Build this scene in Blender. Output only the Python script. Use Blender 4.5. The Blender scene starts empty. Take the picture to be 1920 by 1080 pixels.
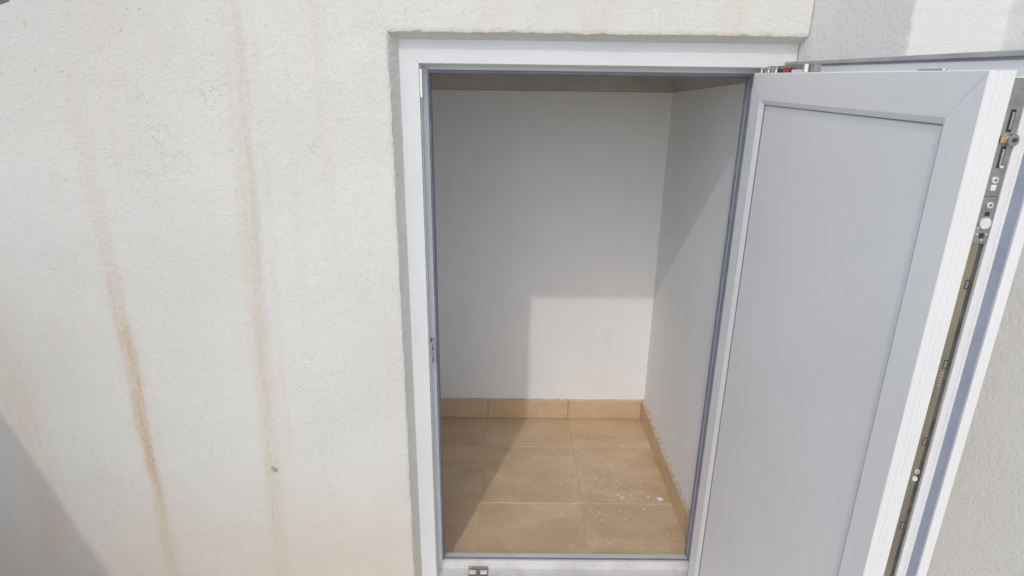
import bpy, bmesh, math, random
from mathutils import Matrix, Vector, noise
random.seed(7)
scene = bpy.context.scene
col = scene.collection

# ------------------------------------------------------------------ camera
CAM = Vector((0.17682, -1.40595, 1.30459))
YAW, PITCH, ROLL = math.radians(0.4041), math.radians(19.0207), math.radians(0.7508)
fw = Vector((math.sin(YAW)*math.cos(PITCH), math.cos(YAW)*math.cos(PITCH), -math.sin(PITCH)))
rt = Vector((math.cos(YAW), -math.sin(YAW), 0)); up = rt.cross(fw)
R = rt*math.cos(ROLL) + up*math.sin(ROLL); U = up*math.cos(ROLL) - rt*math.sin(ROLL)
cd = bpy.data.cameras.new('camera'); cam = bpy.data.objects.new('camera', cd); col.objects.link(cam)
m = Matrix.Identity(4)
for i in range(3):
    m[i][0], m[i][1], m[i][2], m[i][3] = R[i], U[i], -fw[i], CAM[i]
cam.matrix_world = m
cd.sensor_width = 36; cd.lens = 36*1150.09/1920; cd.clip_start = .01; cd.clip_end = 2000
scene.camera = cam
# ------------------------------------------------------------------ sky, sun, exposure
SUN_AZ, SUN_EL = math.radians(17.6), math.radians(42.2)      # light travels +x*sin(az), +y*cos(az), downwards
w = bpy.data.worlds.new('World'); scene.world = w; w.use_nodes = True
nt = w.node_tree; bg = nt.nodes['Background']
sky = nt.nodes.new('ShaderNodeTexSky'); sky.sky_type = 'NISHITA'; sky.sun_disc = False
sky.sun_elevation = SUN_EL; sky.sun_rotation = math.radians(180)+SUN_AZ; sky.altitude = 50
sky.air_density = 0.85; sky.dust_density = 1.6; sky.ozone_density = 0.4
nt.links.new(sky.outputs[0], bg.inputs[0]); bg.inputs[1].default_value = 0.15
sd = bpy.data.lights.new('sun', 'SUN'); sun = bpy.data.objects.new('sun', sd); col.objects.link(sun)
sd.energy = 0.54; sd.angle = math.radians(1.2); sd.color = (1.0, .98, .935)
d = Vector((math.sin(SUN_AZ)*math.cos(SUN_EL), math.cos(SUN_AZ)*math.cos(SUN_EL), -math.sin(SUN_EL)))
sun.rotation_euler = d.to_track_quat('-Z', 'Y').to_euler(); sun.location = (-1, -4, 4)
vs = scene.view_settings; vs.view_transform = 'Standard'; vs.look = 'None'; vs.gamma = 1; vs.exposure = 0.42
vs.use_curve_mapping = False

# ------------------------------------------------------------------ node helpers
class NT:
    def __init__(s, name):
        s.m = bpy.data.materials.new(name); s.m.use_nodes = True
        s.t = s.m.node_tree; s.b = s.t.nodes['Principled BSDF']
        s.co = s.n('ShaderNodeTexCoord').outputs['Object']
    def n(s, ty, **kw):
        x = s.t.nodes.new(ty)
        for k, v in kw.items(): setattr(x, k, v)
        return x
    def put(s, sock, v):
        if hasattr(v, 'links') or hasattr(v, 'is_linked'): s.t.links.new(v, sock)
        elif isinstance(v, (tuple, list)) and len(v) == 3 and sock.type == 'RGBA': sock.default_value = (*v, 1)
        else: sock.default_value = v
    def noise(s, scale, detail=3, rough=.55, vec=None, out='Fac', dist=0.0):
        x = s.n('ShaderNodeTexNoise'); s.put(x.inputs['Vector'], vec or s.co)
        x.inputs['Scale'].default_value = scale; x.inputs['Detail'].default_value = detail
        x.inputs['Roughness'].default_value = rough; x.inputs['Distortion'].default_value = dist
        return x.outputs[out]
    def voro(s, scale, vec=None, feature='F1'):
        x = s.n('ShaderNodeTexVoronoi', feature=feature); s.put(x.inputs['Vector'], vec or s.co)
        x.inputs['Scale'].default_value = scale
        return x.outputs['Distance']
    def math(s, op, a, b=0.0, c=None, clamp=False):
        x = s.n('ShaderNodeMath', operation=op, use_clamp=clamp); s.put(x.inputs[0], a); s.put(x.inputs[1], b)
        if c is not None: s.put(x.inputs[2], c)
        return x.outputs[0]
    def ramp(s, v, lo, hi, a=0.0, b=1.0):
        x = s.n('ShaderNodeMapRange', interpolation_type='SMOOTHSTEP'); s.put(x.inputs['Value'], v)
        for k, q in (('From Min', lo), ('From Max', hi), ('To Min', a), ('To Max', b)): s.put(x.inputs[k], q)
        return x.outputs[0]
    def mix(s, f, a, b, mode='MIX'):
        x = s.n('ShaderNodeMix', data_type='RGBA', blend_type=mode); s.put(x.inputs[0], f); s.put(x.inputs[6], a); s.put(x.inputs[7], b)
        return x.outputs[2]
    def scaled(s, v):
        x = s.n('ShaderNodeMapping'); s.put(x.inputs['Vector'], s.co); x.inputs['Scale'].default_value = v
        return x.outputs[0]
    def xyz(s):
        x = s.n('ShaderNodeSeparateXYZ'); s.put(x.inputs[0], s.co); return x.outputs
    def bump(s, h, dist, strength=1.0, normal=None):
        x = s.n('ShaderNodeBump'); s.put(x.inputs['Height'], h); x.inputs['Distance'].default_value = dist
        x.inputs['Strength'].default_value = strength
        if normal: s.put(x.inputs['Normal'], normal)
        return x.outputs[0]
    def done(s, c, rough, normal=None, metal=0.0, spec=None):
        s.put(s.b.inputs['Base Color'], c); s.put(s.b.inputs['Roughness'], rough); s.put(s.b.inputs['Metallic'], metal)
        if normal: s.put(s.b.inputs['Normal'], normal)
        if spec is not None: s.b.inputs['Specular IOR Level'].default_value = spec
        return s.m

def stucco_height(t, sc=1.0):
    n1 = t.noise(150*sc, 3, .6); n2 = t.noise(60*sc, 2, .5); v = t.voro(190*sc)
    h = t.math('ADD', t.math('MULTIPLY', n1, .9), t.math('MULTIPLY', n2, .6))
    return t.math('SUBTRACT', h, t.math('MULTIPLY', t.ramp(v, 0.0, .55, 1.0, 0.0), .25))

def mat_stucco_main():
    t = NT('stained_render'); X, Y, Z = t.xyz()
    base = t.mix(t.ramp(t.noise(2.2, 4), .35, .7), (.67, .662, .603), (.72, .712, .652))
    base = t.mix(t.ramp(t.noise(135, 3, .6), .57, .72, 0, .28), base, (.46, .43, .38))
    base = t.mix(t.ramp(t.noise(170, 2, .5), .52, .30, 0, .25), base, (.80, .79, .76))
    # greyer towards the wall's top and its left end
    wn = t.noise(6, 5, .65)
    grey_fade = t.math('MULTIPLY', t.ramp(t.math('ADD', Z, t.math('MULTIPLY', wn, .5)), 1.15, 1.95, 0, .75), t.ramp(X, -.1, -.75))
    base = t.mix(grey_fade, base, (.56, .54, .49))
    base = t.mix(t.math('MULTIPLY', t.ramp(t.math('ADD', X, t.math('MULTIPLY', t.noise(3, 4, .6), .5)), .05, -.85, 0, .40), 1.0), base, (.54, .525, .49))
    speck = t.math('MULTIPLY', t.ramp(t.noise(75, 2, .5), .66, .74, 0, .5), t.ramp(t.math('ADD', Z, t.math('MULTIPLY', wn, .6)), 1.1, 1.8))
    base = t.mix(t.math('MULTIPLY', speck, t.ramp(X, 0.0, -.6)), base, (.33, .30, .26))
    # vertical faint runs
    runs = t.noise(1.0, 4, .6, vec=t.scaled((26, 1, 1.1)))
    base = t.mix(t.math('MULTIPLY', t.ramp(runs, .52, .76, 0, .34), t.ramp(Z, .1, 1.1)), base, (.66, .58, .48))
    warp = t.math('SUBTRACT', t.noise(1.0, 4, .6, vec=t.scaled((3, 1, 5))), .5)
    fine = t.noise(60, 3, .6)
    drip = t.ramp(t.noise(1.0, 4, .65, vec=t.scaled((95, 1, 3.2))), .32, .62, .45, 1.15)
    grain = t.ramp(t.noise(150, 2, .6), .35, .62, .6, 1.15)
    def streak(x0, slope, width, zlo, zhi, zfull, stren, soft=1.0, colr=(.56, .43, .295)):
        nonlocal base
        cx = t.math('ADD', x0, t.math('MULTIPLY', t.math('SUBTRACT', Z, .7), slope))
        dx = t.math('SUBTRACT', t.math('ADD', X, t.math('MULTIPLY', warp, .035)), cx)
        dx = t.math('ABSOLUTE', t.math('ADD', dx, t.math('MULTIPLY', t.math('SUBTRACT', fine, .5), .012)))
        f = t.ramp(dx, width*.15, width*(1+.6*soft), 1, 0)
        f = t.math('MULTIPLY', f, t.ramp(Z, zhi, zfull, .0, 1.0))
        f = t.math('MULTIPLY', f, t.ramp(Z, zlo-.15, zlo+.1, .35, 1.0))
        f = t.math('MULTIPLY', f, t.ramp(t.noise(5, 4, .6), .25, .65, .55, 1.0))
        f = t.math('MULTIPLY', f, drip); f = t.math('MULTIPLY', f, grain)
        base = t.mix(t.math('MULTIPLY', f, stren), base, colr)
    streak(-.712, .004, .016, .10, 1.00, .70, .95)
    streak(-.705, .004, .034, .10, .95, .60, .16)
    streak(-.716, .000, .022, .50, 1.42, 1.05, .24)
    streak(-.403, .036, .018, .05, 1.75, .75, .46, colr=(.60, .49, .35))
    streak(-.398, .030, .034, .30, 1.75, 1.2, .16, colr=(.60, .53, .42))
    streak(-.385, .036, .012, .80, 1.75, 1.3, .28, colr=(.50, .45, .38))
    streak(-.995, .015, .045, .10, .95, .45, .50, colr=(.64, .50, .36))
    streak(-.352, .03, .008, .40, 1.6, 1.2, .14, colr=(.58, .51, .42))
    for x0 in (.12, .335, .60):
        streak(x0, .02, .030, 1.40, 1.60, 1.44, .30, colr=(.66, .53, .40))
    # soil splash near the ground
    sp = t.ramp(t.math('ADD', Z, t.math('MULTIPLY', t.math('SUBTRACT', t.noise(4, 4, .6), .5), .30)), .44, -.08, 0, .52)
    base = t.mix(sp, base, (.60, .49, .38))
    cr = t.math('ABSOLUTE', t.math('SUBTRACT', t.noise(3.6, 5, .6, dist=.4), .5))
    cr = t.math('MULTIPLY', t.ramp(cr, .0005, .0035, 1, 0), t.ramp(t.noise(2.7, 3), .52, .62))
    base = t.mix(t.math('MULTIPLY', cr, .30), base, (.42, .38, .33))
    # a chip in the render
    px = t.math('SUBTRACT', X, -.4065); pz = t.math('SUBTRACT', Z, .361)
    rr = t.math('SQRT', t.math('ADD', t.math('MULTIPLY', px, px), t.math('MULTIPLY', t.math('MULTIPLY', pz, pz), .7)))
    chip = t.math('MULTIPLY', t.ramp(rr, .006, .011, 1, 0), t.ramp(t.noise(260, 2), .42, .55))
    base = t.mix(t.math('MULTIPLY', chip, .8), base, (.26, .21, .16))
    h = t.math('SUBTRACT', stucco_height(t), t.math('MULTIPLY', chip, 1.0))
    nrm = t.bump(t.noise(5, 3), .02, .25); nrm = t.bump(t.noise(1.0, 3, .6, vec=t.scaled((9, 1, 26))), .004, .15, nrm); nrm = t.bump(h, .0026, .58, nrm)
    return t.done(base, .9, nrm, spec=.2)

def mat_stucco_side():
    t = NT('coarse_render')
    base = t.mix(t.ramp(t.noise(2.2, 4), .35, .7), (.705, .70, .672), (.755, .75, .722))
    base = t.mix(t.ramp(t.noise(110, 2), .6, .8, 0, .2), base, (.5, .48, .45))
    nrm = t.bump(t.noise(6, 3), .02, .2); nrm = t.bump(stucco_height(t, 1.1), .0026, .5, nrm)
    return t.done(base, .9, nrm, spec=.2)

def mat_paint():
    t = NT('interior_paint')
    base = t.mix(t.ramp(t.noise(3, 4), .3, .7), (.785, .80, .80), (.825, .84, .84))
    sc = t.ramp(t.noise(1.0, 4, .6, vec=t.scaled((9, 9, 2.2)), dist=.6), .66, .78, 0, .30)
    base = t.mix(sc, base, (.60, .585, .56))
    dots = t.ramp(t.noise(48, 1, .4), .79, .82, 0, .5)
    base = t.mix(dots, base, (.40, .36, .31))
    roll = t.noise(1.0, 3, .6, vec=t.scaled((11, 11, .8)))
    base = t.mix(t.ramp(roll, .4, .7, 0, .22), base, (.755, .75, .735))
    nrm = t.bump(t.noise(260, 2), .0006, .35); nrm = t.bump(t.noise(7, 3), .012, .18, nrm); nrm = t.bump(roll, .003, .25, nrm)
    return t.done(base, .75, nrm, spec=.25)

def mat_band():
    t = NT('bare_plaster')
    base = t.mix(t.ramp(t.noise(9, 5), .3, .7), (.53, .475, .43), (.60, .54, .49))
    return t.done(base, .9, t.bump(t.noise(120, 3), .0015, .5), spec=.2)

def mat_pvc(name, c0=(.672, .685, .678), c1=(.708, .72, .713), dirt=.25, rough=.32):
    t = NT(name)
    base = t.mix(t.ramp(t.noise(4, 4), .3, .7), c0, c1)
    sm = t.ramp(t.noise(14, 6, .7, dist=1.2), .56, .78, 0, dirt)
    base = t.mix(sm, base, (.60, .585, .56))
    run = t.math('MULTIPLY', t.ramp(t.noise(1.0, 5, .7, vec=t.scaled((40, 40, 2.5)), dist=.5), .60, .74), t.ramp(t.noise(5, 3), .5, .66))
    base = t.mix(t.math('MULTIPLY', run, min(1.0, dirt*2.6)), base, (.93, .92, .90))
    sp_ = t.ramp(t.noise(150, 2, .5), .70, .76, 0, dirt*1.4)
    base = t.mix(t.math('MULTIPLY', sp_, t.ramp(t.noise(9, 3), .5, .7)), base, (.45, .41, .36))
    r = t.math('ADD', rough, t.math('MULTIPLY', t.noise(11, 5, .7, dist=.8), .30))
    return t.done(base, r, t.bump(t.noise(9, 2), .004, .06))

def mat_sill():
    t = NT('dusty_sill_plastic'); 
    base = t.mix(t.ramp(t.noise(6, 5), .3, .7), (.58, .575, .56), (.68, .675, .66))
    dirt = t.ramp(t.noise(30, 6, .7), .5, .75, 0, .55)
    base = t.mix(dirt, base, (.52, .46, .39))
    return t.done(base, .5, t.bump(t.noise(90, 3), .0006, .3))

def mat_gasket():
    t = NT('grey_rubber')
    base = t.mix(t.ramp(t.noise(20, 4), .3, .7), (.19, .205, .255), (.245, .26, .315))
    base = t.mix(t.ramp(t.noise(70, 4, .7), .62, .8, 0, .35), base, (.5, .48, .45))
    return t.done(base, .65)

def mat_lipgasket():
    t = NT('dusty_grey_rubber')
    base = t.mix(t.ramp(t.noise(18, 4), .3, .7), (.36, .345, .33), (.46, .44, .42))
    base = t.mix(t.ramp(t.noise(160, 2), .68, .78, 0, .7), base, (.72, .68, .62))
    return t.done(base, .75, t.bump(t.noise(200, 2), .0006, .4))

def mat_tile(name, warm=0.0):
    t = NT(name)
    oi = t.n('ShaderNodeObjectInfo').outputs['Random']
    off = t.n('ShaderNodeCombineXYZ'); t.put(off.inputs[0], t.math('MULTIPLY', oi, 37.0)); t.put(off.inputs[1], t.math('MULTIPLY', oi, 91.0))
    va = t.n('ShaderNodeVectorMath', operation='ADD'); t.put(va.inputs[0], t.co); t.put(va.inputs[1], off.outputs[0])
    v = va.outputs[0]
    mp = t.n('ShaderNodeMapping'); t.put(mp.inputs['Vector'], v); mp.inputs['Scale'].default_value = (4, 9, 6)
    mp.inputs['Rotation'].default_value = (0, 0, .25)
    n1 = t.noise(1.0, 6, .62, vec=mp.outputs[0], dist=.7); n2 = t.noise(40, 4, .6, vec=v)
    base = t.mix(t.ramp(n1, .34, .66), (.535, .382, .230), (.65, .485, .312))
    base = t.mix(t.ramp(n2, .5, .75, 0, .35), base, (.63, .49, .33))
    base = t.mix(t.math('MULTIPLY', oi, .15), base, (.54, .385, .235))
    # dried paint and plaster dust trodden into the glaze
    dm = t.math('MULTIPLY', t.ramp(t.noise(8, 3, .5), .50, .66), t.ramp(t.noise(45, 6, .8, dist=1.5), .46, .66))
    base = t.mix(t.math('MULTIPLY', dm, .62), base, (.70, .65, .58))
    dots = t.ramp(t.noise(95, 1, .3), .715, .74)
    dots = t.math('MULTIPLY', dots, t.ramp(t.noise(6, 2), .42, .6))
    base = t.mix(t.math('MULTIPLY', dots, .75), base, (.74, .71, .66))
    r = t.math('ADD', .36, t.math('MULTIPLY', dm, .35))
    r = t.math('ADD', r, t.math('MULTIPLY', n2, .15))
    return t.done(base, r, t.bump(t.noise(25, 3, vec=v), .001, .2))

def mat_simple(name, c0, c1, scale, rough, metal=0.0, bump=0.0, bscale=120):
    t = NT(name)
    base = t.mix(t.ramp(t.noise(scale, 5, .65), .3, .7), c0, c1)
    return t.done(base, rough, t.bump(t.noise(bscale, 3), bump, .5) if bump else None, metal)

def mat_zinc_strip():
    t = NT('yellow_zinc')
    n = t.noise(1.0, 4, .6, vec=t.scaled((20, 20, 7)))
    base = t.mix(t.ramp(n, .3, .62), (.30, .275, .23), (.42, .37, .25))
    base = t.mix(t.ramp(t.noise(1.0, 3, .6, vec=t.scaled((30, 30, 11)), dist=.4), .6, .75, 0, .6), base, (.34, .25, .16))
    return t.done(base, .45, t.bump(t.noise(300, 2), .0003, .3), .85)

M = dict(main=mat_stucco_main(), side=mat_stucco_side(), paint=mat_paint(), band=mat_band(),
         pvc=mat_pvc('frame_plastic'), leaf=mat_pvc('leaf_plastic', (.775, .772, .748), (.80, .797, .775), dirt=.22), panel=mat_pvc('panel_plastic', (.755, .752, .728), (.80, .797, .772), .2, .38),
         sill=mat_sill(), gasket=mat_gasket(), lipg=mat_lipgasket(), tile=mat_tile('beige_tile'),
         lip_shade=mat_simple('blue_grey_lip_shade', (.34, .37, .45), (.40, .43, .51), 30, .6),
         grout=mat_simple('grout', (.52, .42, .29), (.62, .52, .38), 40, .9, 0, .0008),
         mortar=mat_simple('dirty_mortar', (.40, .33, .25), (.68, .61, .52), 60, .95, 0, .004, 150),
         zinc=mat_zinc_strip(), steel=mat_simple('steel', (.50, .49, .46), (.62, .61, .58), 60, .35, .9),
         strip_shade=mat_simple('dark_strip_shade', (.11, .10, .09), (.22, .195, .15), 40, .4, .8),
         dull=mat_simple('dull_steel', (.33, .32, .29), (.45, .43, .39), 80, .45, .85),
         silver=mat_simple('silver_paint', (.80, .80, .80), (.86, .86, .86), 40, .3, .35),
         nylon=mat_simple('nylon', (.72, .71, .68), (.80, .79, .76), 60, .5),
         red=mat_simple('red_plastic', (.30, .03, .03), (.36, .04, .04), 60, .4),
         dark=mat_simple('slot_dark', (.03, .03, .03), (.05, .05, .05), 60, .7),
         brass=mat_simple('brass', (.55, .42, .20), (.66, .52, .27), 60, .35, .9),
         ground=mat_simple('terrace_screed', (.58, .54, .475), (.68, .64, .57), 8, .9, 0, .003, 60),
         far=mat_simple('mauve_render', (.15, .125, .14), (.19, .16, .175), 10, .9, 0, .003, 60),
         splash=mat_simple('dried_white_paint', (.70, .67, .62), (.80, .78, .74), 120, .6))

# ------------------------------------------------------------------ mesh helpers
def link(name, me, mat, parent=None, smooth=False):
    o = bpy.data.objects.new(name, me); col.objects.link(o)
    if mat: me.materials.append(mat)
    if parent: o.parent = parent
    if smooth:
        for p in me.polygons: p.use_smooth = True
    return o
def from_bm(name, bm, mat, parent=None, smooth=False):
    bmesh.ops.recalc_face_normals(bm, faces=bm.faces)
    me = bpy.data.meshes.new(name); bm.to_mesh(me); bm.free()
    return link(name, me, mat, parent, smooth)
def box_bm(bm, x0, x1, y0, y1, z0, z1, bev=0.0, seg=2):
    r = bmesh.ops.create_cube(bm, size=1)
    vs_ = r['verts']
    for v in vs_:
        v.co = Vector(((x0+x1)/2+v.co.x*(x1-x0), (y0+y1)/2+v.co.y*(y1-y0), (z0+z1)/2+v.co.z*(z1-z0)))
    if bev:
        es = {e for v in vs_ for e in v.link_edges}
        bmesh.ops.bevel(bm, geom=list(es), offset=bev, segments=seg, affect='EDGES', profile=.7)
def box(name, x0, x1, y0, y1, z0, z1, mat, parent=None, bev=0.0, seg=2):
    bm = bmesh.new(); box_bm(bm, x0, x1, y0, y1, z0, z1, bev, seg)
    return from_bm(name, bm, mat, parent)
def boxes(name, lst, mat, parent=None, bev=0.0):
    bm = bmesh.new()
    for b in lst: box_bm(bm, *b, bev)
    return from_bm(name, bm, mat, parent)
def prism_bm(bm, pts, axis, a0, a1):
    # pts: outline in the two other axes (order x,y,z without axis)
    def mk(p, a):
        q = list(p); q.insert('xyz'.index(axis), a); return Vector(q)
    A = [bm.verts.new(mk(p, a0)) for p in pts]; B = [bm.verts.new(mk(p, a1)) for p in pts]
    n = len(pts)
    bm.faces.new(A); bm.faces.new(B[::-1])
    for i in range(n): bm.faces.new((A[i], B[i], B[(i+1) % n], A[(i+1) % n]))
def prism(name, pts, axis, a0, a1, mat, parent=None):
    bm = bmesh.new(); prism_bm(bm, pts, axis, a0, a1); return from_bm(name, bm, mat, parent)
def cyl_bm(bm, c, axis, r, h, seg=24, bev=0.0):
    res = bmesh.ops.create_cone(bm, cap_ends=True, segments=seg, radius1=r, radius2=r, depth=h)
    rot = {'x': Matrix.Rotation(math.pi/2, 3, 'Y'), 'y': Matrix.Rotation(math.pi/2, 3, 'X'), 'z': Matrix.Identity(3)}[axis]
    for v in res['verts']: v.co = rot @ v.co + Vector(c)
    if bev:
        es = {e for v in res['verts'] for e in v.link_edges if len(e.link_faces) == 2 and any(len(f.verts) > 4 for f in e.link_faces)}
        bmesh.ops.bevel(bm, geom=list(es), offset=bev, segments=2, affect='EDGES')
def cyl(name, c, axis, r, h, mat, parent=None, seg=24, bev=0.0):
    bm = bmesh.new(); cyl_bm(bm, c, axis, r, h, seg, bev); return from_bm(name, bm, mat, parent)
def empty(name, loc=(0, 0, 0)):
    o = bpy.data.objects.new(name, None); o.empty_display_size = .1; o.location = loc; col.objects.link(o); return o
def tag(o, label=None, cat=None, group=None, kind=None):
    if label: o['label'] = label
    if cat: o['category'] = cat
    if group: o['group'] = group
    if kind: o['kind'] = kind
    return o
def mitred(name, side, rect, prof, place, mat, parent, skip_bevel=False):
    """One side of a mitred profile frame. rect=(a0,a1,z0,z1) outer; prof=[(u,d)] closed, u inward, d depth; place(a,d,z)->world"""
    a0, a1, z0, z1 = rect
    bm = bmesh.new(); rows = []
    for (u, d_) in prof:
        if side == 'left': ends = ((a0+u, z0+u), (a0+u, z1-u))
        elif side == 'right': ends = ((a1-u, z0+u), (a1-u, z1-u))
        elif side == 'top': ends = ((a0+u, z1-u), (a1-u, z1-u))
        else: ends = ((a0+u, z0+u), (a1-u, z0+u))
        rows.append([bm.verts.new(place(a, d_, z)) for a, z in ends])
    n = len(rows)
    for i in range(n):
        j = (i+1) % n; bm.faces.new((rows[i][0], rows[i][1], rows[j][1], rows[j][0]))
    bm.faces.new([r[0] for r in rows]); bm.faces.new([r[1] for r in rows][::-1])
    bmesh.ops.recalc_face_normals(bm, faces=bm.faces)
    es = [e for e in bm.edges if len(e.link_faces) == 2 and e.calc_face_angle(0) > .4]
    if not skip_bevel: bmesh.ops.bevel(bm, geom=es, offset=.0009, segments=2, affect='EDGES', profile=.6, clamp_overlap=True)
    return from_bm(name, bm, mat, parent)
nz = lambda x, y, z: noise.noise(Vector((x, y, z)))

# ------------------------------------------------------------------ levels of the place
ZG = -.10                       # terrace outside
ZF = -.0212                     # closet floor
YB, XR, XL = .8129, .7379, -.16  # closet back, right, left
YW = -.0915                     # outer face of the rendered wall
YF = -.0565                     # outer face of the door frame
H = 1.316                       # top of the clear opening
XN = .7697                      # return wall beside the door
EX, EZ = -.068, 1.387           # arris of the reveal

# ------------------------------------------------------------------ setting outside
g = box('ground', -200, 200, -200, 200, ZG-.3, ZG, M['ground']); tag(g, kind='structure')

# ------------------------------------------------------------------ rendered outer wall
def ztop(x):
    return 2.4 if x > -.70 else min(2.4, 1.4245 + (x+.82)*.30 + max(0, (x+.775))*14)
def jit(x, z, s=1.0): return s*(.0012*nz(x*90, z*90, 3.1) + .0011*nz(x*28, z*28, 7.7) + .0008*nz(x*210, z*210, 1.3))
def build_outer_wall():
    bm = bmesh.new()
    xs = [-4, -3, -2.2, -1.6] + [-1.3+.05*i for i in range(24)]
    xs = [x for x in xs if x < -.125] + [EX-.054+.0045*i for i in range(13)]
    nx0 = len(xs)-1
    x = xs[-1]
    while x < XN-.006: x += .0045; xs.append(min(x, XN))
    if xs[-1] < XN: xs.append(XN)
    zs = [ZG-.02] + [.0+.0045*i for i in range(int(EZ/.0045))]
    zs = [z for z in zs if z < EZ-.003]+[EZ]; nz0 = len(zs)-1
    zs += [EZ+.0045*i for i in range(1, 14)] + [1.47, 1.5, 1.6, 1.8, 2.1, 2.45]
    V = {}
    for i, xx in enumerate(xs):
        for j, zz in enumerate(zs):
            if i > nx0 and j < nz0: continue
            px, pz, py = xx, zz, YW
            dl = (EX-xx) if j <= nz0 else math.hypot(max(0, EX-xx), zz-EZ)
            if i > nx0: dl = zz-EZ
            if dl < .02:
                k = max(0, 1-dl/.006); py += .0020*k*k + .0006*nz(xx*80, zz*80, 2)*(1-dl/.02)
                if i <= nx0 and j <= nz0: px += jit(xx, zz)*(1-dl/.02)*1.3
                if j >= nz0 and i >= nx0: pz += jit(xx, zz)*(1-dl/.02)*1.3
            pz = min(pz, ztop(px) + .004*nz(px*25, 1, 1) if px < -.7 else pz)
            V[i, j] = bm.verts.new((px, py, pz))
    for i in range(len(xs)-1):
        for j in range(len(zs)-1):
            if i >= nx0 and j < nz0: continue
            bm.faces.new((V[i, j], V[i+1, j], V[i+1, j+1], V[i, j+1]))
    # reveals, splayed in to the frame
    def strip(edge, tgt, flip=False):
        rows = [edge]
        for k in range(1, 6):
            f = k/5; row = []
            for v in edge:
                t_ = tgt(v.co); p = v.co.lerp(t_, f)
                if k < 5: p = p + Vector((0.0008*nz(p.x*60, p.y*60, p.z*60), 0, .0008*nz(p.z*60, p.x*60, p.y*60)))
                else: p = p + Vector((.0012*nz(0, 3, p.z*18), 0, 0)) if not flip else p + Vector((0, 0, .0014*nz(p.x*18, 9, 0)))
                row.append(bm.verts.new(p))
            rows.append(row)
        for a, b in zip(rows, rows[1:]):
            for q in range(len(a)-1): bm.faces.new((a[q], a[q+1], b[q+1], b[q]))
    strip([V[nx0, j] for j in range(nz0+1)], lambda c: Vector((-.0505, YF+.004, min(c.z, EZ-.0145) if c.z > EZ-.02 else c.z)))
    strip([V[i, nz0] for i in range(nx0, len(xs))], lambda c: Vector((max(c.x, -.0505), YF+.004, 1.3725)), True)
    bmesh.ops.remove_doubles(bm, verts=bm.verts, dist=1e-5)
    bmesh.ops.dissolve_degenerate(bm, edges=bm.edges, dist=1e-6)
    bmesh.ops.recalc_face_normals(bm, faces=bm.faces)
    f0 = max(bm.faces, key=lambda f: f.calc_area())
    if f0.normal.y > 0: bmesh.ops.reverse_faces(bm, faces=bm.faces)
    me = bpy.data.meshes.new('render_coat'); bm.to_mesh(me); bm.free()
    root = empty('outer_wall', (0, 0, 0))
    tag(root, 'white rough rendered outer wall with brown rust streaks around the low doorway', 'wall')
    link('render_coat', me, M['main'], root, smooth=True); me.set_sharp_from_angle(angle=math.radians(40))
    bm = bmesh.new()
    top = [(-4, ztop(-4)-.004)] + [(x_, ztop(x_)-.004) for x_ in (-1.0, -.82, -.775, -.705)] + [(-.70, 2.4), (-.0695, 2.4)]
    prism_bm(bm, [(-4, ZG-.02)] + top + [(-.0695, ZG-.02)], 'y', YW+.005, .06)
    box_bm(bm, -.0695, XN, YW+.006, .06, 1.390, 2.399)
    box_bm(bm, -.0695, XN, YF+.004, .06, ZG-.02, -.058)
    from_bm('masonry', bm, M['main'], root)
    return root
build_outer_wall()

# return wall, pillar face and the next return to the right of the door
def relief_sheet(bm, p0, du, dv, nu, nv, n, amp):
    grid = []
    for i in range(nu+1):
        r = []
        for j in range(nv+1):
            p = Vector(p0)+Vector(du)*i/nu+Vector(dv)*j/nv
            r.append(bm.verts.new(p + Vector(n)*amp*nz(p.x*12+p.y*9, p.y*12, p.z*12)))
        grid.append(r)
    for i in range(nu):
        for j in range(nv): bm.faces.new((grid[i][j], grid[i+1][j], grid[i+1][j+1], grid[i][j+1]))
root = tag(empty('side_wall', (.8, -.4, ZG)), 'coarse white rendered side wall stepping forward behind the open door', 'wall')
YP, XP, XQ = -.3415, .9694, .8200
pts = []
def corner(p, a, b, r=.006):
    p, a, b = Vector(p), Vector(a), Vector(b)
    da, db = (a-p).normalized()*r, (b-p).normalized()*r
    for t_ in (0, .25, .5, .75, 1):
        pts.append((p+da*(1-t_)**2+db*t_**2, True))
A00, A0, A1, A2, A3 = (XN, .9), (XN, -.085), (XQ, YP), (XP, YP), (XP+.80, -2.6)
pts.append((Vector(A00), False)); pts.append((Vector(A0), False))
for k in range(1, 12): pts.append((Vector(A0).lerp(Vector(A1), k/12), False))
corner(A1, A0, A2)
for k in range(1, 5): pts.append((Vector(A1).lerp(Vector(A2), k/5), False))
corner(A2, A1, A3)
for k in range(1, 12): pts.append((Vector(A2).lerp(Vector(A3), k/12), False))
for q in (A3, (2.2, -2.6), (2.2, .9)): pts.append((Vector(q), False))
bm = bmesh.new(); rows = []
zl = [ZG-.02] + [.1+.3*k for k in range(4)] + [1.15+.006*k for k in range(60)] + [1.6, 2.0, 2.4]
for z in zl:
    row = []
    for (p, soft) in pts:
        jx = jy = 0.0
        if soft: jx = .0016*nz(p.x*40, p.y*40, z*70)+.0010*nz(p.x*9, 3, z*22); jy = .0016*nz(p.y*40, 5, z*70)+.0010*nz(p.x*9, 8, z*22)
        row.append(bm.verts.new((p.x+jx, p.y+jy, z)))
    rows.append(row)
n = len(pts)
for a, b in zip(rows, rows[1:]):
    for k in range(n): bm.faces.new((a[k], a[(k+1) % n], b[(k+1) % n], b[k]))
bm.faces.new(rows[-1]); bm.faces.new(rows[0][::-1])
so = from_bm('return_wall', bm, M['side'], root, smooth=True); so.data.set_sharp_from_angle(angle=math.radians(40))
so.matrix_parent_inverse = Matrix.Translation((-.8, .4, -ZG))

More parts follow.
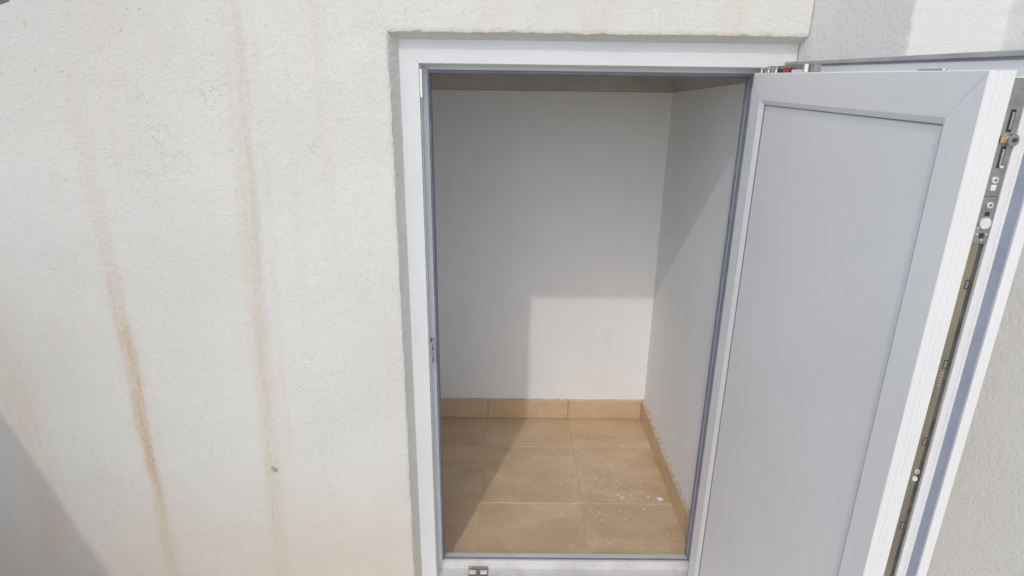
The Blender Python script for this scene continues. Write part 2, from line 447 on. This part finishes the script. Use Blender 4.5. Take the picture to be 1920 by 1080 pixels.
# low wall running out from the outer wall, past the picture's edge; its shadow falls on the rust-streaked wall
bm = bmesh.new()
prof = []
for i in range(41):
    y = -2.6 + i*(2.6+YW+.01)/40
    prof.append((y, 1.12 + .010*nz(y*4, 0, 0) + .005*nz(y*15, 2, 0)))
prism_bm(bm, [(-2.6, ZG-.02)] + prof + [(YW+.01, ZG-.02)], 'x', -1.50, -1.255)
o = from_bm('low_wall', bm, M['side']); tag(o, 'low white rendered wall standing at right angles to the streaked outer wall', 'wall')
o = box('neighbour_wall', -6, -.5, 2.2, 2.45, ZG-.02, 3.0, M['far']); tag(o, 'dull mauve wall seen above the sloping end of the outer wall', 'wall')

# ------------------------------------------------------------------ closet
bw = tag(box('back_wall', XL-.1, XR+.03, YB, YB+.09, ZF-.1, 1.259, M['paint']), kind='structure')
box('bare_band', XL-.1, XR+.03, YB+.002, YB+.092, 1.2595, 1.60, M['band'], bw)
rw = tag(prism('right_wall', [(.022, ZF-.1), (.022, 1.3035), (YB, 1.259), (YB, ZF-.1)], 'x', XR, XN-.002, M['paint']), kind='structure')
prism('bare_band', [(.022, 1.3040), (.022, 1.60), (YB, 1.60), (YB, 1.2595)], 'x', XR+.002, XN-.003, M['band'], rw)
tag(box('left_wall', XL-.09, XL, .061, YB, ZF-.1, 1.60, M['paint']), kind='structure')
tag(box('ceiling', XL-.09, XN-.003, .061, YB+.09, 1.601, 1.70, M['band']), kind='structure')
fl = tag(box('floor', XL, XR, .02, YB, ZF-.07, ZF-.0014, M['grout']), kind='structure')
def tile(name, x0, x1, y0, y1, z0, z1, parent, bev=.0012):
    return box(name, x0, x1, y0, y1, z0, z1, M['tile'], parent, bev, 1)
J = .0006
SK = .0125
xj = [XL, .0985, .4290, XR]; xf = [XL, .0965, .4235, XR]
yj = [.0205, .2710, .5960, YB]
for r in range(3):
    cols = xf if r == 0 else xj
    for c in range(3):
        tile('tile', cols[c]+(J if c else .001), cols[c+1]-J, yj[r]+(J if r else 0), yj[r+1]-J, ZF-.008, ZF+random.uniform(-.0004, .0004), fl)
ZS = ZF+.083
sk = empty('skirting', (0, 0, 0)); tag(sk, 'beige ceramic skirting tiles along the closet walls', 'skirting')
xsj = [XL+.0006, .1005, .4275, XR-SK]
for c in range(3):
    tile('skirting_tile', xsj[c]+(J if c else 0), xsj[c+1]-J, YB-SK, YB-.0004, ZF+.0008, ZS+random.uniform(-.0006, .0006), sk, .001)
ysj = [.0230, .1560, .4850, YB-.0006]
for c in range(3):
    tile('skirting_tile', XR-SK+random.uniform(-.0005, .0005), XR-.0004, ysj[c]+J, ysj[c+1]-J, ZF+.0008, ZS+random.uniform(-.0006, .0006), sk, .001)
for c in range(3):
    tile('skirting_tile', XL+.0004, XL+SK, (.0625 if c == 0 else ysj[c])+J, (ysj[c+1] if c < 2 else YB-SK-.0006)-J, ZF+.0008, ZS, sk, .001)
# rough mortar bedding left on top of the skirting and crumbs in the corner
bm = bmesh.new()
def crumb_ridge(p0, p1, wdt, ax, k_=1.0):
    n = 90
    prev = None
    for i in range(n+1):
        p = Vector(p0).lerp(Vector(p1), i/n)
        hh = k_*(.0045+.006*max(0, nz(i*.7, p.x*9, 4))+.002*nz(i*2.3, 1, 1)); ww = wdt*(.75+.35*nz(i*.9, 5, 2))
        off = Vector((-ww, 0, 0)) if ax == 'x' else Vector((0, -ww, 0))
        ring = [bm.verts.new(p), bm.verts.new(p+off), bm.verts.new(p+off*.7+Vector((0, 0, hh*.6))), bm.verts.new(p+Vector((0, 0, hh)))]
        if prev:
            for a in range(4): bm.faces.new((prev[a], prev[(a+1) % 4], ring[(a+1) % 4], ring[a]))
        prev = ring
crumb_ridge((XR-.0003, .03, ZS-.0008), (XR-.0003, YB-.001, ZS-.0008), .0122, 'x')
crumb_ridge((XL, YB-.0003, ZS-.0008), (XR-.01, YB-.0003, ZS-.0008), .0085, 'y', .45)
for i in range(26):
    x = XR-SK-.004-abs(random.gauss(0, .02)); y = YB-SK-.004-abs(random.gauss(0, .016)); r = random.uniform(.0012, .004)
    s = bmesh.ops.create_icosphere(bm, subdivisions=1, radius=r)
    for v in s['verts']: v.co = Vector((x, y, ZF+r*.5)) + Vector((v.co.x*random.uniform(.7, 1.3), v.co.y, v.co.z*.7))
for i in range(60):
    x = random.uniform(XL+.18, XR-.03); y = random.uniform(.08, YB-.03); r = random.uniform(.0006, .0016)
    s = bmesh.ops.create_icosphere(bm, subdivisions=1, radius=r)
    for v in s['verts']: v.co = Vector((x, y, ZF+r*.5)) + Vector((v.co.x, v.co.y, v.co.z*.7))
o = from_bm('mortar_crumbs', bm, M['mortar']); tag(o, 'dirty mortar crumbs along the top of the skirting and in the corner', 'debris', kind='stuff')
bm = bmesh.new()
spots = [(.6929, .2989, .0115, .8), (.565, .300, .006, .9), (.556, .318, .004, 1.0), (.640, .335, .003, 1), (.655, .306, .004, 1), (.36, .22, .003, 1)]
for i in range(80):
    spots.append((random.gauss(.55, .10), random.gauss(.33, .14), random.choice((.001, .0014, .0018, .0026)), random.uniform(.6, 1)))
for i in range(20): spots.append((random.uniform(.05, .7), random.uniform(.06, .75), random.choice((.001, .0014, .002)), 1))
for (x, y, r, e) in spots:
    if not (XL+.03 < x < XR-.02 and .05 < y < YB-.03): continue
    n = 12; a0 = random.random()*6
    c = bm.verts.new((x, y, ZF+.0011+r*.18)); ring = []
    for k in range(n):
        q = r*(1+.22*nz(math.cos(k*.52)*1.4+x*40, math.sin(k*.52)*1.4, y*40)); a = a0+k*math.tau/n
        ring.append((bm.verts.new((x+math.cos(a)*q, y+math.sin(a)*q*e, ZF+.0009+r*.12)), bm.verts.new((x+math.cos(a)*q*1.08, y+math.sin(a)*q*e*1.08, ZF+.0003))))
    for k in range(n):
        l = (k+1) % n
        bm.faces.new((c, ring[k][0], ring[l][0])); bm.faces.new((ring[k][0], ring[k][1], ring[l][1], ring[l][0]))
o = from_bm('paint_splashes', bm, M['splash'], smooth=True); tag(o, 'dried white paint drops scattered over the beige floor tiles', 'paint drops', kind='stuff')

# ------------------------------------------------------------------ fixed door frame
fr = empty('door_frame', (.35, 0, -.05)); tag(fr, 'white plastic door frame set back in the rendered wall', 'door frame')
FI = Matrix.Translation((-.35, 0, .05))
def child(o, p, inv): o.parent = p; o.matrix_parent_inverse = inv; return o
OUT = .0685                                   # profile width outside the clear opening
rect = (-OUT, .7+OUT, -.0575, H+OUT)
# u measured from the outer edge; head and jambs share one profile
def P(face, reb, lip): return [(0, YF), (face, YF), (face, YF+.010), (face+.0022, YF+.012), (face+.0022, -.030), (face+.001, -.028), (face+.001, -.012), (reb, -.012), (reb, -.0065), (reb-.004, -.0065), (reb-.004, -.002), (reb, -.002), (lip, .004), (lip, .020), (0, .020)]
placef = lambda a, d_, z: Vector((a, d_, z))
prof_j = P(OUT-.0125, OUT-.001, OUT+.001)
for nm, sd_ in (('jamb', 'left'), ('jamb', 'right'), ('head', 'top')):
    r2 = rect if sd_ != 'top' else rect
    child(mitred(nm, sd_, (rect[0], rect[1], -.135, rect[3]), prof_j, placef, M['pvc'], fr), fr, FI)
# sill: ledge sloping outwards, raised sealing lip inside
sill = [(YF, -.0575), (YF, -.026), (YF+.004, -.0225), (-.014, -.0205), (-.0125, -.003), (-.0115, .0035), (-.005, .0045), (-.005, .001), (.001, .001), (.001, .0050), (.0035, .0055), (.020, .0035), (.020, -.0575)]
bm = bmesh.new(); prism_bm(bm, sill, 'x', -.0119, .7119)
es = [e for e in bm.edges if abs(e.verts[0].co.x-e.verts[1].co.x) > .3]
bmesh.ops.bevel(bm, geom=es, offset=.0008, segments=2, affect='EDGES', clamp_overlap=True)
child(from_bm('sill', bm, M['sill'], fr), fr, FI)
# gaskets
gw = .0032
gl = [('left', (-.0012, gw, -.0105, -.0010, .004, H)), ('right', (.7-gw, .7012, -.0105, -.0010, .004, H))]
for nm, b in gl: child(box('gasket', *b, M['gasket'], fr, .0012), fr, FI)
child(box('gasket', -.0008, .7008, -.0103, -.0012, H-gw-.003, H+.0012, M['gasket'], fr, .0012), fr, FI)
child(box('gasket', gw+.0003, .7-gw-.0003, -.0050, .0010, .0012, .0058, M['gasket'], fr, .0012), fr, FI)
# inner gasket line, second seal further in
for b in ((.0012, .0042, .008, .0195, .006, H-.006), (.6960, .6988, .008, .0195, .006, H-.006), (.0043, .6959, .008, .0195, H-.0095, H-.0062)):
    child(box('inner_seal', *b, M['gasket'], fr, .0008), fr, FI)
# keeps (strike pieces) on the left jamb and on the sill
kx = -.0125+.0002
k1 = child(box('keep', kx, kx+.0050, -.0535, -.034, 1.2605, 1.3170, M['silver'], fr, .0012), fr, FI)
k2 = child(boxes('keep', [(kx, kx+.0052, -.044, -.018, .634, .694), (kx, kx+.0085, -.040, -.022, .634, .640), (kx, kx+.0085, -.040, -.022, .664, .670), (kx, kx+.0085, -.040, -.022, .688, .694)], M['steel'], fr, .0008), fr, FI)
k3 = child(boxes('keep', [(.0745, .1285, -.050, -.0155, -.0215, -.0165), (.0745, .1285, -.0245, -.0155, -.0190, -.0125), (.097, .106, -.050, -.0245, -.0190, -.0135)], M['dull'], fr, .0008), fr, FI)
for xx in (.081, .122): child(cyl('screw', (xx, -.0200, -.0122), 'z', .0032, .003, M['steel'], fr, 16, .0006), fr, FI)
for (xa, xb) in ((.0765, .0955), (.1075, .1265)): child(box('nylon_stop', xa, xb, -.040, -.0285, -.0178, -.0135, M['nylon'], fr, .001), fr, FI)
for xx in (.215, .222): child(cyl('drain_rivet', (xx, -.0105, .0040), 'z', .0017, .0016, M['silver'], fr, 12, .0004), fr, FI)
# sealant bead under the plaster soffit
child(box('end_cap', .0000, .0006, -.05, .019, -.05, -.02, M['pvc'], fr), fr, FI)

# ------------------------------------------------------------------ open leaf, turned 90 degrees out of the opening
X0, Y0, WL = .6823, -.0632, .6588               # inner face plane, hinge edge, width
ZT, ZB = 1.3176, .002
lf = empty('door_leaf', (X0+.03, Y0-.33, ZB)); tag(lf, 'white plastic door leaf with flat panel, standing open at a right angle', 'door')
LI = Matrix.Translation((-(X0+.03), -(Y0-.33), -ZB))
pl = lambda a, d_, z: Vector((X0+d_, Y0-a, z))
T = .0610                                       # body thickness
# u inward from the body's edge, d from the inner face to the outer one, with the hardware groove in the edge
prof_l = [(0, .0012), (.0012, 0), (.0515, 0), (.0526, .0004), (.0592, .0042), (.0600, .0052), (.0600, .0066), (.0660, .0066), (.0660, .046), (.052, .046), (.052, T), (.0, T),
          (0, .0592), (.0014, .0575), (0, .0560), (0, .0545), (.0007, .0540), (.0, .0535), (0, .0466), (.0060, .0466), (.0060, .0284), (0, .0284), (0, .0170), (.0010, .0163), (.0010, .0150), (.0, .0143), (0, .0100), (.0008, .0096), (.0008, .0084), (0, .0080)]
rl = (0, WL, ZB, ZT)
for nm, sd_ in (('stile', 'left'), ('stile', 'right'), ('rail', 'top'), ('rail', 'bottom')):
    pp = [((.0455, d_) if u == .0515 else (.0468, d_) if u == .0526 else (u, d_)) for u, d_ in prof_l] if sd_ == 'left' else prof_l
    child(mitred(nm, sd_, rl, pp, pl, M['leaf'], lf, True), lf, LI)
# weld seams along the mitres
for (aa, za, sa_, sz) in ((0, ZT, 1, -1), (WL, ZT, -1, -1), (0, ZB, 1, 1), (WL, ZB, -1, 1)):
    bm = bmesh.new(); hw = .00045
    q = [pl(aa+sa_*.0016-hw*sa_*1, -.00022, za+sz*.0016+hw*sz*1), pl(aa+sa_*.0016+hw*sa_, -.00022, za+sz*.0016-hw*sz), pl(aa+sa_*.0510+hw*sa_, -.00022, za+sz*.0510-hw*sz), pl(aa+sa_*.0510-hw*sa_, -.00022, za+sz*.0510+hw*sz)]
    A_ = [bm.verts.new(v) for v in q]; B_ = [bm.verts.new(v+Vector((.0006, 0, 0))) for v in q]
    bm.faces.new(A_); bm.faces.new(B_[::-1])
    for k in range(4): bm.faces.new((A_[k], B_[k], B_[(k+1) % 4], A_[(k+1) % 4]))
    child(from_bm('weld_seam', bm, M['pvc'], lf), lf, LI)
# panel and its glazing seal
pn = child(box('panel', X0+.0072, X0+.0440, Y0-WL+.0662, Y0-.0662, ZB+.0662, ZT-.0662, M['panel'], lf), lf, LI)
sl = .0022
sa, sb, sx = .0600, .0640, (X0+.0050, X0+.0071)
child(box('panel_edge', X0+.0067, X0+.0400, Y0-WL+.0601, Y0-.0601, ZB+.0601, ZT-.0601, M['panel'], lf), lf, LI)
for b in ((Y0-sb, Y0-sa, ZB+sa, ZT-sa), (Y0-WL+sa, Y0-WL+sa+.0009, ZB+sa, ZT-sa), (Y0-WL+sb, Y0-sb-.0001, ZT-sa-.0016, ZT-sa), (Y0-WL+sb, Y0-sb-.0001, ZB+sa, ZB+sb-.0012)):
    child(box('glazing_seal', sx[0], sx[1], *b, M['gasket'], lf), lf, LI)
# overlap lip round the outer side, with its rubber and a painted shade strip
XO = X0+T
lipz = 1.3400; lipy = Y0-WL-.0170
lip = boxes('overlap_lip', [(XO+.0002, XO+.0130, lipy, Y0-WL+.03, ZB-.016, lipz), (XO+.0002, XO+.0130, Y0-.030, Y0-.001, ZB-.016, lipz),
      (XO+.0003, XO+.0129, Y0-WL+.0301, Y0-.0301, lipz-.05, lipz), (XO+.0003, XO+.0129, Y0-WL+.0301, Y0-.0301, ZB-.016, ZB+.03)], M['leaf'], lf)
child(lip, lf, LI)
child(box('lip_gasket_and_shade', XO-.0040, XO+.0001, lipy+.004, Y0-.004, lipz-.0068, lipz-.0006, M['lipg'], lf, .0012), lf, LI)
child(box('lip_gasket_and_shade', XO-.0012, XO+.0001, lipy+.004, Y0-.004, lipz-.0105, lipz-.0070, M['gasket'], lf), lf, LI)
child(box('lip_gasket_and_shade', XO-.0014, XO+.0001, lipy+.0012, Y0-WL-.0004, ZB, lipz-.012, M['lip_shade'], lf, .0004), lf, LI)  # blue-grey colour paints the shade on the lip's inner side
# ---- espagnolette in the free edge
ye = Y0-WL                                      # edge plane (faces -y)
gx0, gx1 = X0+.0288, X0+.0462
def ch(o): return child(o, lf, LI)
ch(box('lock_strip', gx0+.0002, gx0+.0112, ye+.0028, ye+.0058, ZB+.07, 1.128, M['zinc'], lf, .0006))
ch(box('lock_strip_shade', gx0+.0114, gx1-.0002, ye+.0036, ye+.0058, ZB+.07, 1.128, M['strip_shade'], lf, .0008))  # added dark strip: painted shade along the lock strip's right side
ch(box('lock_plate', gx0, gx1, ye+.0008, ye+.0056, 1.1285, 1.1830, M['dull'], lf, .0007))
ch(box('lock_plate', gx0+.0004, gx1, ye+.0016, ye+.0056, 1.1833, 1.3100, M['dull'], lf, .0007))
xc = (gx0+gx1)/2
def screw(x, z, r=.0036, yy=.0010):
    s = cyl('screw', (x, ye+yy, z), 'y', r, .0024, M['silver'], lf, 20, .0006); ch(s)
    c = boxes('screw_cross', [(x-r*.6, x+r*.6, ye+yy-.00135, ye+yy-.0010, z-.0005, z+.0005), (x-.0005, x+.0005, ye+yy-.00136, ye+yy-.0011, z-r*.6, z+r*.6)], M['dark'], s)
    return s
screw(xc-.0005, 1.2021); screw(xc+.0008, 1.1739, .0034, .0004); screw(xc+.001, .8175, .0030, .0022)
ch(cyl('roller_cam', (xc+.0035, ye-.0015, 1.2462), 'y', .0062, .0085, M['dull'], lf, 24, .0008))
ch(cyl('cam_core', (xc+.0035, ye-.0066, 1.2462), 'y', .0022, .0018, M['dark'], lf, 6))
ch(box('cam_arm', xc-.0080, xc-.001, ye-.0028, ye+.0014, 1.2425, 1.2495, M['brass'], lf, .0012))
for za, zb in ((1.2540, 1.2780), (1.2150, 1.2390)):
    ch(box('slot', xc-.0029, xc+.0027, ye+.0010, ye+.0022, za, zb, M['dark'], lf, .0004))
    ch(box('slide', xc-.0012, xc+.0013, ye+.0002, ye+.0018, za+.003, zb-.003, M['steel'], lf, .0004))
ch(box('rivet', xc+.0000, xc+.0040, ye-.0003, ye+.0012, 1.2152, 1.2180, M['silver'], lf, .0006))
ch(box('nylon_stop', xc-.0034, xc+.0026, ye+.0002, ye+.0020, 1.1900, 1.1968, M['nylon'], lf, .0012))
ch(cyl('nylon_disc', (xc+.0006, ye-.0002, 1.1530), 'y', .0064, .0026, M['nylon'], lf, 28, .0006))
for za, zb in ((1.1612, 1.1660), (1.1352, 1.1412)): ch(box('slot', xc-.0020, xc+.0032, ye+.0002, ye+.0012, za, zb, M['dark'], lf, .0002))
for (dx, z) in ((-.0060, 1.1475), (-.0052, 1.1400), (.0056, 1.1400), (.0016, 1.1335)):
    ch(cyl('rivet', (xc+dx, ye+.0006, z), 'y', .0010, .0018, M['silver'], lf, 10, .0003))
for z in (1.0784, .974, .8632, .73, .58, .40, .22):
    ch(box('slot', xc-.0022, xc+.0028, ye+.0024, ye+.0032, z-.0058, z+.0058, M['dark'], lf, .0004))
    ch(box('slide', xc-.0014, xc+.0020, ye+.0022, ye+.0033, z-.0046, z+.0046, M['dull'], lf, .0004))
ch(cyl('nylon_dot', (xc, ye+.0022, .8065), 'y', .0034, .0024, M['nylon'], lf, 18, .0005))
for k in range(5): ch(box('stamped_mark', xc-.002, xc+.0006, ye+.0025, ye+.0031, .944+k*.0042, .9462+k*.0042, M['steel'], lf, .0002))
# ---- stay arm and top hinge lying on the leaf's upper edge
zt = ZT+.0002; HS = 1.7
for b in ((X0+.0130, X0+.0240, Y0-.235, Y0-.030, zt, zt+.0125), (X0+.0085, X0+.0129, Y0-.195, Y0-.085, zt, zt+.0035)): ch(box('stay_arm', *b, M['dull'], lf, .0006))
for (a0_, a1_, hh) in ((.004, .022, .0100), (.034, .058, .0110), (.066, .092, .0098), (.160, .204, .0050)):
    ch(box('hinge_link', X0+.0060, X0+.0100, Y0-a1_, Y0-a0_, zt, zt+hh, M['steel'] if a0_ < .1 else M['silver'], lf, .0016))
for a0_, a1_ in ((.0225, .0335), (.0585, .0655), (.0925, .1270), (.150, .1595)):
    ch(box('hinge_gap', X0+.0075, X0+.0110, Y0-a1_, Y0-a0_, zt, zt+.0062, M['dark'], lf))
for a in (.028, .062, .098): ch(cyl('rivet', (X0+.0040, Y0-a, zt+.0030), 'z', .0020, .0060, M['silver'], lf, 12, .0006))
ch(box('red_stop', X0+.0040, X0+.0100, Y0-.150, Y0-.128, zt, zt+.0090, M['red'], lf, .0014))
ch(cyl('rivet', (X0+.0080, Y0-.214, zt+.0068), 'z', .0040, .0136, M['silver'], lf, 16, .0010))
ch(box('top_catch', X0+.0040, X0+.0110, Y0-.575, Y0-.530, zt, zt+.0022, M['steel'], lf, .0006))
ch(cyl('rivet', (X0+.0050, Y0-.577, zt+.0014), 'z', .0016, .0028, M['silver'], lf, 12, .0004))
# hinge knuckles joining leaf and frame
for z in (.20, 1.28): ch(cyl('hinge_knuckle', (X0+.0450, Y0+.0032, z), 'z', .0045, .060, M['steel'], lf, 20, .0008))
